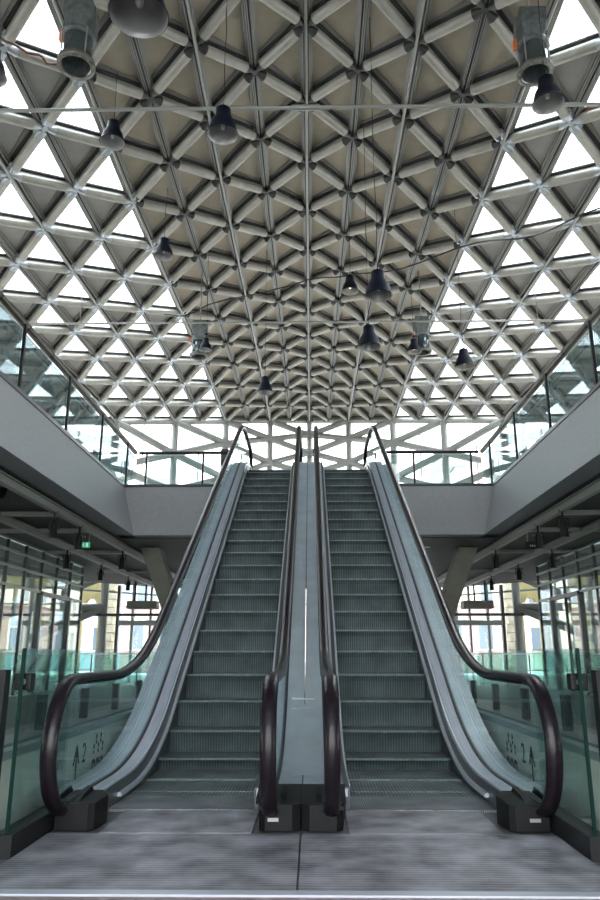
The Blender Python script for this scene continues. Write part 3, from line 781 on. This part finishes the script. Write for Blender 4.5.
mb = MB(); mb.box(-.15, .15, -.03, .03, -.06, .06, 'black'); lpart(mb, 'panel', t)
mb = MB(); 
for i in range(5): mb.box(-.09+i*.037, -.066+i*.037, -.033, -.031, -.03, .0+.008*(i % 2), 'white_plate')
lpart(mb, 'marking', t)
mb = MB(); mb.tube((-.12, 0, .06), (-.12, 0, .40), .006, 'pipe', 6); mb.tube((.12, 0, .06), (.12, 0, .40), .006, 'pipe', 6); lpart(mb, 'hanger', t)

# ------------------------------------------------------------------ glazed side walls of the lower storey
def curtain(s, nm):
    w = tag(empty(nm, (s*6, 11, 0)), kind='structure'); mir = s < 0
    ys = [1.6+1.0*k for k in range(19)]       # 1.6 .. 19.6
    for y in ys:
        mb = MB(); mb.box(5.97, 6.03, y-.02, y+.02, 0, SB-.02, 'frame'); mb.build('mullion', w, mirror=mir)
    for z in (.02, 2.18, 2.56, 2.86, SB-.05):
        mb = MB(); mb.box(5.965, 6.035, ys[0], ys[-1], z-.02, z+.025, 'frame_l'); mb.build('transom', w, mirror=mir)
    for a, b in zip(ys[:-1], ys[1:]):
        mb = MB()
        for z0_, z1_ in ((.05, 2.16), (2.21, 2.54), (2.59, 2.84), (2.89, SB-.08)): mb.box(5.995, 6.005, a+.02, b-.02, z0_, z1_, 'wall_glass')
        mb.build('glass_pane', w, mirror=mir)
    d = tag(empty('door_1' if s < 0 else 'door_2', (s*6, 17.1, 0)), kind='structure')
    mb = MB()
    mb.box(5.94, 6.06, 16.55, 16.65, 0, 2.2, 'frame'); mb.box(5.94, 6.06, 18.55, 18.65, 0, 2.2, 'frame'); mb.box(5.94, 6.06, 16.55, 18.65, 2.12, 2.2, 'frame')
    mb.build('door_frame', d, mirror=mir)
    mb = MB(); mb.tube((5.88, 18.3, .9), (5.88, 18.3, 1.3), .02, 'blackmetal', 8); mb.build('door_handle', d, mirror=mir)
curtain(-1, 'wall_glazed_left'); curtain(1, 'wall_glazed_right')

# teal glass barriers across the back of the ground floor
for s, w in ((-1, 'left'), (1, 'right')):
    t = thing('glass_balustrade', 'teal glass balustrade across the %s back of the ground floor' % w, 'balustrade', (s*6, 21.5, 0)); mir = s < 0
    mb = MB(); mb.bar((1.6, 21.5, .86), (11.4, 21.5, .86), .05, .035, 'bright'); mb.build('top_rail', t, mirror=mir)
    mb = MB(); mb.bar((1.6, 21.5, .42), (11.4, 21.5, .42), .03, .03, 'frame_l'); mb.build('mid_rail', t, mirror=mir)
    x = 1.6
    while x < 11.5:
        mb = MB(); mb.box(x-.018, x+.018, 21.49, 21.53, 0, .84, 'frame'); mb.build('post', t, mirror=mir)
        if x < 11: 
            mb = MB(); mb.box(x+.03, x+.62, 21.495, 21.505, .06, .83, 'teal_glass'); mb.build('glass_panel', t, mirror=mir)
        x += .65
    continue
    t = thing('glass_balustrade', 'nearer teal glass balustrade along the %s ground-floor walkway' % w, 'balustrade', (s*3.6, 12.5, 0))
    mb = MB(); mb.bar((2.0, 13.5, .84), (5.8, 13.5, .84), .04, .03, 'frame_l'); mb.build('top_rail', t, mirror=mir)
    x = 2.0
    while x < 5.85:
        mb = MB(); mb.box(x-.015, x+.015, 13.49, 13.52, 0, .83, 'frame'); mb.build('post', t, mirror=mir)
        if x < 5.1:
            mb = MB(); mb.box(x+.02, x+.93, 13.495, 13.505, .08, .82, 'teal_glass'); mb.build('glass_panel', t, mirror=mir)
        x += .95

# ------------------------------------------------------------------ old stone portals and glazed entrance behind the hall
def portal(x, y, rot, w, label):
    t = thing('stone_archway', label, 'stone archway', (x, y, 0), rz=rot)
    hw, H, ow, oh = w/2, 4.4, w*.24, 2.95
    for sx in (-1, 1):
        mb = MB(); mb.box(min(sx*ow, sx*hw), max(sx*ow, sx*hw), -.25, .25, 0, H, 'stone')
        z = .1
        k = 0
        while z < H-.3:
            e = .10 if k % 2 else .02
            mb.box(min(sx*(hw-.22), sx*(hw+e)), max(sx*(hw-.22), sx*(hw+e)), -.29, .29, z, z+.27, 'stone_pale'); z += .31; k += 1
        lpart(mb, 'jamb', t)
    mb = MB(); mb.prism([(-ow, oh-.35), (-ow*.35, oh), (ow*.35, oh), (ow, oh-.35), (ow, H), (-ow, H)], 'y', -.25, .25, 'stone'); lpart(mb, 'arch_head', t)
    mb = MB()
    for sx in (-1, 1): mb.bar((sx*(ow-.05), -.28, 0), (sx*(ow-.05), -.28, oh-.35), .10, .08, 'stone', up=(0,1,0)); mb.bar((sx*(ow-.05), -.28, oh-.36), (sx*ow*.3, -.28, oh-.02), .08, .10, 'stone', up=(0,1,0))
    mb.bar((-ow*.35, -.28, oh-.03), (ow*.35, -.28, oh-.03), .08, .10, 'stone'); lpart(mb, 'moulding', t)
    return t
for s, w in ((-1, 'left'), (1, 'right')):
    portal(s*8.3, 28.6, 0, 1.7, '%s pale yellow stone archway with quoins behind the end of the glazed wall' % w)
    portal(s*10.2, 26.4, -s*.5, 2.0, '%s yellow stone archway seen through the glazed side wall' % w)
    # glazed vestibule
    t = thing('entrance_screen', '%s glazed entrance screen with slim grey frames at the back' % w, 'glazed screen', (s*4, 25.3, 0)); mir = s < 0
    for x, wd, k in ((2.0, .08, 'frame_l'), (3.3, .06, 'frame'), (4.6, .09, 'frame_l'), (5.35, .05, 'frame'), (5.95, .08, 'frame_l'), (6.45, .10, 'frame')):
        mb = MB(); mb.box(x-wd/2, x+wd/2, 25.2, 25.4, 0, SB-.03, k); mb.build('frame_post', t, mirror=mir)
    mb = MB(); mb.box(1.6, 7.9, 25.12, 25.19, 2.08, 2.17, 'frame'); mb.build('frame_rail', t, mirror=mir)
    mb = MB(); mb.box(2.0, 6.4, 25.1, 25.5, 1.78, 1.94, 'frame_l'); mb.build('door_head', t, mirror=mir)
    for a, b in ((2.05, 3.26), (3.34, 4.54), (4.66, 5.32), (5.38, 5.9)):
        mb = MB(); mb.box(a, b, 25.29, 25.30, .03, 2.04, 'clear'); mb.build('glass_pane', t, mirror=mir)
    mb = MB(); mb.box(4.9, 5.85, 23.9, 24.4, 2.26, 2.50, 'column'); mb.tube((5.3, 24.15, 2.5), (5.3, 24.15, SB-.02), .03, 'blackmetal'); mb.tube((5.65, 24.15, 2.5), (5.65, 24.15, SB-.02), .03, 'blackmetal')
    tag(mb.build('air_curtain', mirror=mir), '%s box-shaped grey air curtain hanging above the entrance' % w, 'air curtain')

# ------------------------------------------------------------------ outside: paving and neighbouring buildings
mb = MB(); mb.box(-90, 90, -30, 120, -.5, -.32, 'ground'); tag(mb.build('ground'), kind='structure')
def building(name, label, x0, x1, y0_, y1_, h, wallk, win, gable=0):
    t = thing(name, label, 'building', ((x0+x1)/2, (y0_+y1_)/2, -.32)); 
    mb = MB(); mb.box(x0, x1, y0_, y1_, -.32, h, wallk); mb.build('wall', t)
    mb = MB()
    if gable:
        ym = (y0_+y1_)/2; mb.prism([(y0_-.3, h), (ym, h+gable), (y1_+.3, h)], 'x', x0-.3, x1+.3, 'roof_tile')
    else: mb.box(x0-.2, x1+.2, y0_-.2, y1_+.2, h, h+.3, 'stone_pale')
    mb.build('roof', t)
    cols, rows, fz = win
    for r in range(rows):
        z = 1.2+r*fz
        for side_ in ('front', 'flank'):
            n = cols
            for c_ in range(n):
                mb = MB()
                if side_ == 'front':
                    xx = x0+(x1-x0)*(c_+.5)/n; mb.box(xx-.55, xx+.55, y0_-.06, y0_+.02, z-.1, z+1.9, 'stone_pale'); mb.box(xx-.45, xx+.45, y0_-.09, y0_, z, z+1.8, 'ext_glass')
                else:
                    xs = x1 if x1 < 0 else x0; d_ = 1 if x1 < 0 else -1
                    yy = y0_+(y1_-y0_)*(c_+.5)/n; mb.box(*sorted((xs-.02*d_, xs+.06*d_)), yy-.55, yy+.55, z-.1, z+1.9, 'stone_pale'); mb.box(*sorted((xs, xs+.09*d_)), yy-.45, yy+.45, z, z+1.8, 'ext_glass')
                mb.build('window', t)
    return t
building('brick_building', 'purplish brick building outside the left glazed wall', -30, -20.0, 14, 44, 6.5, 'brick', (7, 2, 3.0))
building('brick_building', 'purplish brick building outside the right glazed wall', 20.0, 30, 14, 44, 6.5, 'brick', (7, 2, 3.0))
building('office_building', 'blue grey clad building beyond the far facade on the left', -26, -12.2, 62, 80, 15.5, 'ext_blue', (4, 4, 3.4))
building('gabled_building', 'beige building with red brick base beyond the far facade on the right', 12.6, 28, 62, 80, 16.5, 'ext_wall', (4, 4, 3.4), 3.0)
building('townhouse', 'pale red brick house seen through the right entrance doors', 6.5, 12.5, 50, 57, 4.0, 'brick_red', (3, 1, 3.2))
building('townhouse', 'pale red brick house seen through the left entrance doors', -12.5, -6.5, 50, 57, 4.0, 'brick_red', (3, 1, 3.2))

# ------------------------------------------------------------------ pendant lamps
def pendant(loc, label, lit=False, scale=1.0, tilt=0, top=None):
    t = thing('pendant_lamp', label, 'lamp', loc, 'bell-shaped pendant lamps')
    S = scale
    mb = MB()
    out = [(.001, .40), (.085, .40), (.10, .385), (.104, .26), (.12, .248), (.124, .225), (.158, .175), (.177, .11), (.192, .04), (.205, .0), (.212, -.004)]
    inn = [(.205, -.008), (.198, .0), (.185, .04), (.168, .11), (.14, .165), (.09, .205), (.001, .215)]
    mb.lathe([(r*S, z*S) for r, z in out], 'lamp', 32); mb.lathe([(out[-1][0]*S, out[-1][1]*S), (inn[0][0]*S, inn[0][1]*S)], 'lamp', 32); mb.lathe([(r*S, z*S) for r, z in inn], 'lamp_in', 32)
    sh = lpart(mb, 'lamp_shade', t); sh.rotation_euler.x = tilt
    mb = MB(); mb.lathe([(.001, .07), (.022, .075), (.032, .10), (.03, .14), (.016, .18), (.016, .21)], 'bulb' if lit else 'bulb_off', 14); b = mb.build('bulb'); b.parent = sh; b.scale = (S, S, S)
    mb = MB(); mb.lathe([(.001, .43), (.03, .43), (.035, .40)], 'lamp', 12)
    h = (top or rz(loc[1], loc[0])+.03)-loc[2]
    pts = [(0, 0, .42*S)]; k = int(h/.35)
    for i in range(1, k): pts.append((random.uniform(-.012, .012), random.uniform(-.012, .012), .42*S+(h-.42*S)*i/k))
    pts.append((0, 0, h)); mb.poly_tube(pts, .0065, 'cable', 6)
    lpart(mb, 'cord', t)
    return t
pendant((-1.145, 4.158, 5.18), 'large near pendant lamp cut by the top edge, left of centre', scale=1.0)
pendant((-3.226, 10.38, 9.05), 'dark pendant lamp at upper left, right beside the big left floodlight')
pendant((-1.094, 8.26, 7.48), 'dark pendant lamp below the nearer steel rod, left of centre')
pendant((-3.016, 13.75, 8.9), 'small dark pendant lamp at the left edge of the opaque roof zone', scale=1.0)
pendant((.979, 15.37, 8.9), 'small pendant lamp glowing warm, just left of the largest blue-black pendant', lit=True, scale=.95)
pendant((1.072, 9.95, 5.98), 'large blue-black pendant lamp in mid air right of centre')
pendant((1.126, 12.38, 6.22), 'blue-black pendant lamp hanging just under the farther steel rod')
pendant((2.663, 17.16, 8.15), 'small pendant lamp in front of the far right floodlight', lit=True, scale=.85)
pendant((3.292, 14.47, 6.65), 'rightmost low pendant lamp, before the glazed roof zone', lit=True, scale=1.0)
pendant((-1.08, 17.28, 7.14), 'lowest dark pendant lamp left of centre, before the far facade')
pendant((-2.50, 16.6, 8.0), 'small pendant lamp in front of the far left floodlight', scale=.75)
pendant((3.221, 8.21, 7.87), 'dark pendant lamp hanging under the big right floodlight')
pendant((-4.02, 7.7, 7.95), 'pendant lamp cut by the left edge of the photo')

# ------------------------------------------------------------------ drum floodlights
def flood(loc, label, s=1.0):
    t = thing('floodlight', label, 'floodlight', loc, 'drum floodlights under the roof')
    mb = MB(); mb.lathe([(a*s, b*s) for a, b in ((.19, 0), (.245, 0), (.25, .03), (.245, .07), (.20, .075), (.19, 0))], 'flood_ring', 32)
    for i in range(12):
        a = 2*PI*i/12; mb.tube((.22*s*math.cos(a), .22*s*math.sin(a), -.012*s), (.22*s*math.cos(a), .22*s*math.sin(a), .0), .012*s, 'pipe', 6)
    lpart(mb, 'flange', t)
    mb = MB(); mb.lathe([(a*s, b*s) for a, b in ((.19, .03), (.19, .44), (.17, .46))], 'flood_glass', 28); mb.lathe([(a*s, b*s) for a, b in ((.185, .03), (.17, .30), (.001, .34))], 'flood_body', 28); lpart(mb, 'drum', t)
    mb = MB(); mb.lathe([(a*s, b*s) for a, b in ((.17, .43), (.225, .43), (.23, .46), (.225, .49), (.15, .50))], 'flood_body', 28); lpart(mb, 'collar', t)
    mb = MB()
    a, b = .12*s, .185*s; z0_, z1_, z2_ = .49*s, .76*s, 1.0*s
    V = [(sx*a, sy*a, z0_) for sx, sy in ((-1,-1),(1,-1),(1,1),(-1,1))]+[(sx*b, sy*b, z1_) for sx, sy in ((-1,-1),(1,-1),(1,1),(-1,1))]+[(sx*b, sy*b, z2_) for sx, sy in ((-1,-1),(1,-1),(1,1),(-1,1))]
    mb.add(V, [(0,3,2,1), (0,1,5,4), (1,2,6,5), (2,3,7,6), (3,0,4,7), (4,5,9,8), (5,6,10,9), (6,7,11,10), (7,4,8,11), (8,9,10,11)], 'flood_body'); lpart(mb, 'gear_box', t, bevel=.01)
    for i in range(4):
        an = PI/4+PI/2*i; mb = MB(); mb.tube((.225*s*math.cos(an), .225*s*math.sin(an), .06*s), (.225*s*math.cos(an), .225*s*math.sin(an), .50*s), .011*s, 'pipe', 6); lpart(mb, 'tie_bar', t)
    for sx in (-1, 1):
        mb = MB(); mb.bar((sx*.24*s, 0, .46*s), (sx*.19*s, 0, .98*s), .012, .05, 'flood_body', up=(0,1,0)); lpart(mb, 'bracket', t)
    top = rz(loc[1], loc[0])-loc[2]+.03
    mb = MB(); mb.tube((0, 0, 1.0*s), (0, 0, top), .014, 'pipe', 8); lpart(mb, 'hanger', t)
    mb = MB(); mb.box(-.262*s, -.222*s, -.03*s, .03*s, .42*s, .58*s, 'orange'); lpart(mb, 'strap', t, bevel=.005)
    return t
flood((-3.03, 7.98, 8.33), 'big near drum floodlight at the upper left')
flood((3.21, 8.54, 8.64), 'big near drum floodlight at the upper right')
flood((-2.786, 17.4, 8.15), 'small far drum floodlight left of centre below the rod', .95)
flood((2.92, 17.45, 8.25), 'small far drum floodlight right of centre below the rod', .95)

# loose cables
mb = MB(); P = []
CP = [(6.6, 12.1), (5.8, 12.9), (3.9, 15.2), (.87, 18.4), (-2.65, 18.9), (-4.2, 18.6)]
for (xa, ya), (xb, yb) in zip(CP[:-1], CP[1:]):
    for i in range(8):
        t_ = i/8; x = xa+(xb-xa)*t_; y = ya+(yb-ya)*t_; P.append((x, y, rz(y, x)-.2-.22*math.sin(PI*t_)**2))
mb.poly_tube(P, .018, 'cable', 6); tag(mb.build('cable'), 'long black cable sagging under the roof lattice from the right', 'cable')
mb = MB(); P = []
for i in range(18):
    t_ = i/17; P.append((-5.2+1.35*t_+.05*math.sin(i*1.7), 8.2+1.7*t_, rz(8.2+1.7*t_, -5.2+1.35*t_)-.2+.04*math.sin(i*2.1)))
mb.poly_tube(P, .022, 'rust', 6); tag(mb.build('cable'), 'reddish brown cable along a roof tube at the upper left', 'cable')
mb = MB(); P = []
for i in range(16):
    t_ = i/15; P.append((4.75+.9*t_, 10.6-1.6*t_+.05*math.sin(i*1.7), rz(10.6-1.6*t_, 4.75+.9*t_)-.2+.04*math.sin(i*2.1)))
mb.poly_tube(P, .02, 'rust', 6); tag(mb.build('cable'), 'reddish brown cable along a roof tube at the upper right', 'cable')

GR = {'tie_rod': 'steel rods spanning the hall', 'glass_barrier': 'glass barriers beside the landing', 'barrier_frame': 'black framed barriers beside the landing',
      'glass_railing': 'glass railings on the low walls', 'column': 'slanted columns under the far slab', 'lighting_track': 'lighting tracks under the soffit',
      'cross_beam': 'cross beams under the soffit', 'downlight': 'recessed downlights in the soffit', 'stone_archway': 'old stone archways behind the hall',
      'entrance_screen': 'glazed entrance screens', 'air_curtain': 'air curtains above the entrances', 'brick_building': 'brick buildings beside the hall',
      'townhouse': 'brick houses behind the hall', 'cable': 'loose cables under the roof'}
for o in bpy.data.objects:
    k = o.name.split('.')[0]
    if o.parent is None and 'label' in o and 'group' not in o:
        if k in GR: o['group'] = GR[k]
        elif k == 'glass_balustrade': o['group'] = 'upper floor glass balustrades' if o.location.z > 2 or 'upper' in o['label'] or 'escalator tops' in o['label'] else 'teal ground floor balustrades'

# ------------------------------------------------------------------ light
w = bpy.data.worlds.new('sky'); SC.world = w; w.use_nodes = True
N = w.node_tree.nodes; L = w.node_tree.links; bg = N['Background']
tc = N.new('ShaderNodeTexCoord'); sp = N.new('ShaderNodeSeparateXYZ'); L.new(tc.outputs['Generated'], sp.inputs[0])
rp = N.new('ShaderNodeValToRGB'); rp.color_ramp.elements[0].position = .0; rp.color_ramp.elements[0].color = (1, .98, .93, 1)
rp.color_ramp.elements[1].position = .7; rp.color_ramp.elements[1].color = (.80, .90, 1, 1)
L.new(sp.outputs[2], rp.inputs[0]); L.new(rp.outputs[0], bg.inputs[0]); bg.inputs[1].default_value = 3.2
sd = bpy.data.lights.new('sun', 'SUN'); sd.energy = 1.2; sd.angle = .3; sd.color = (1, .97, .9)
so = bpy.data.objects.new('sun', sd); COL.objects.link(so); so.rotation_euler = (math.radians(-38), math.radians(12), 0)

SC.view_settings.view_transform = 'Standard'; SC.view_settings.look = 'None'; SC.view_settings.gamma = 1; SC.view_settings.exposure = 1.45
SC.view_settings.use_curve_mapping = False
SC.cycles.max_bounces = 10; SC.cycles.diffuse_bounces = 5; SC.cycles.glossy_bounces = 4; SC.cycles.transparent_max_bounces = 24
SC.cycles.sample_clamp_indirect = 6
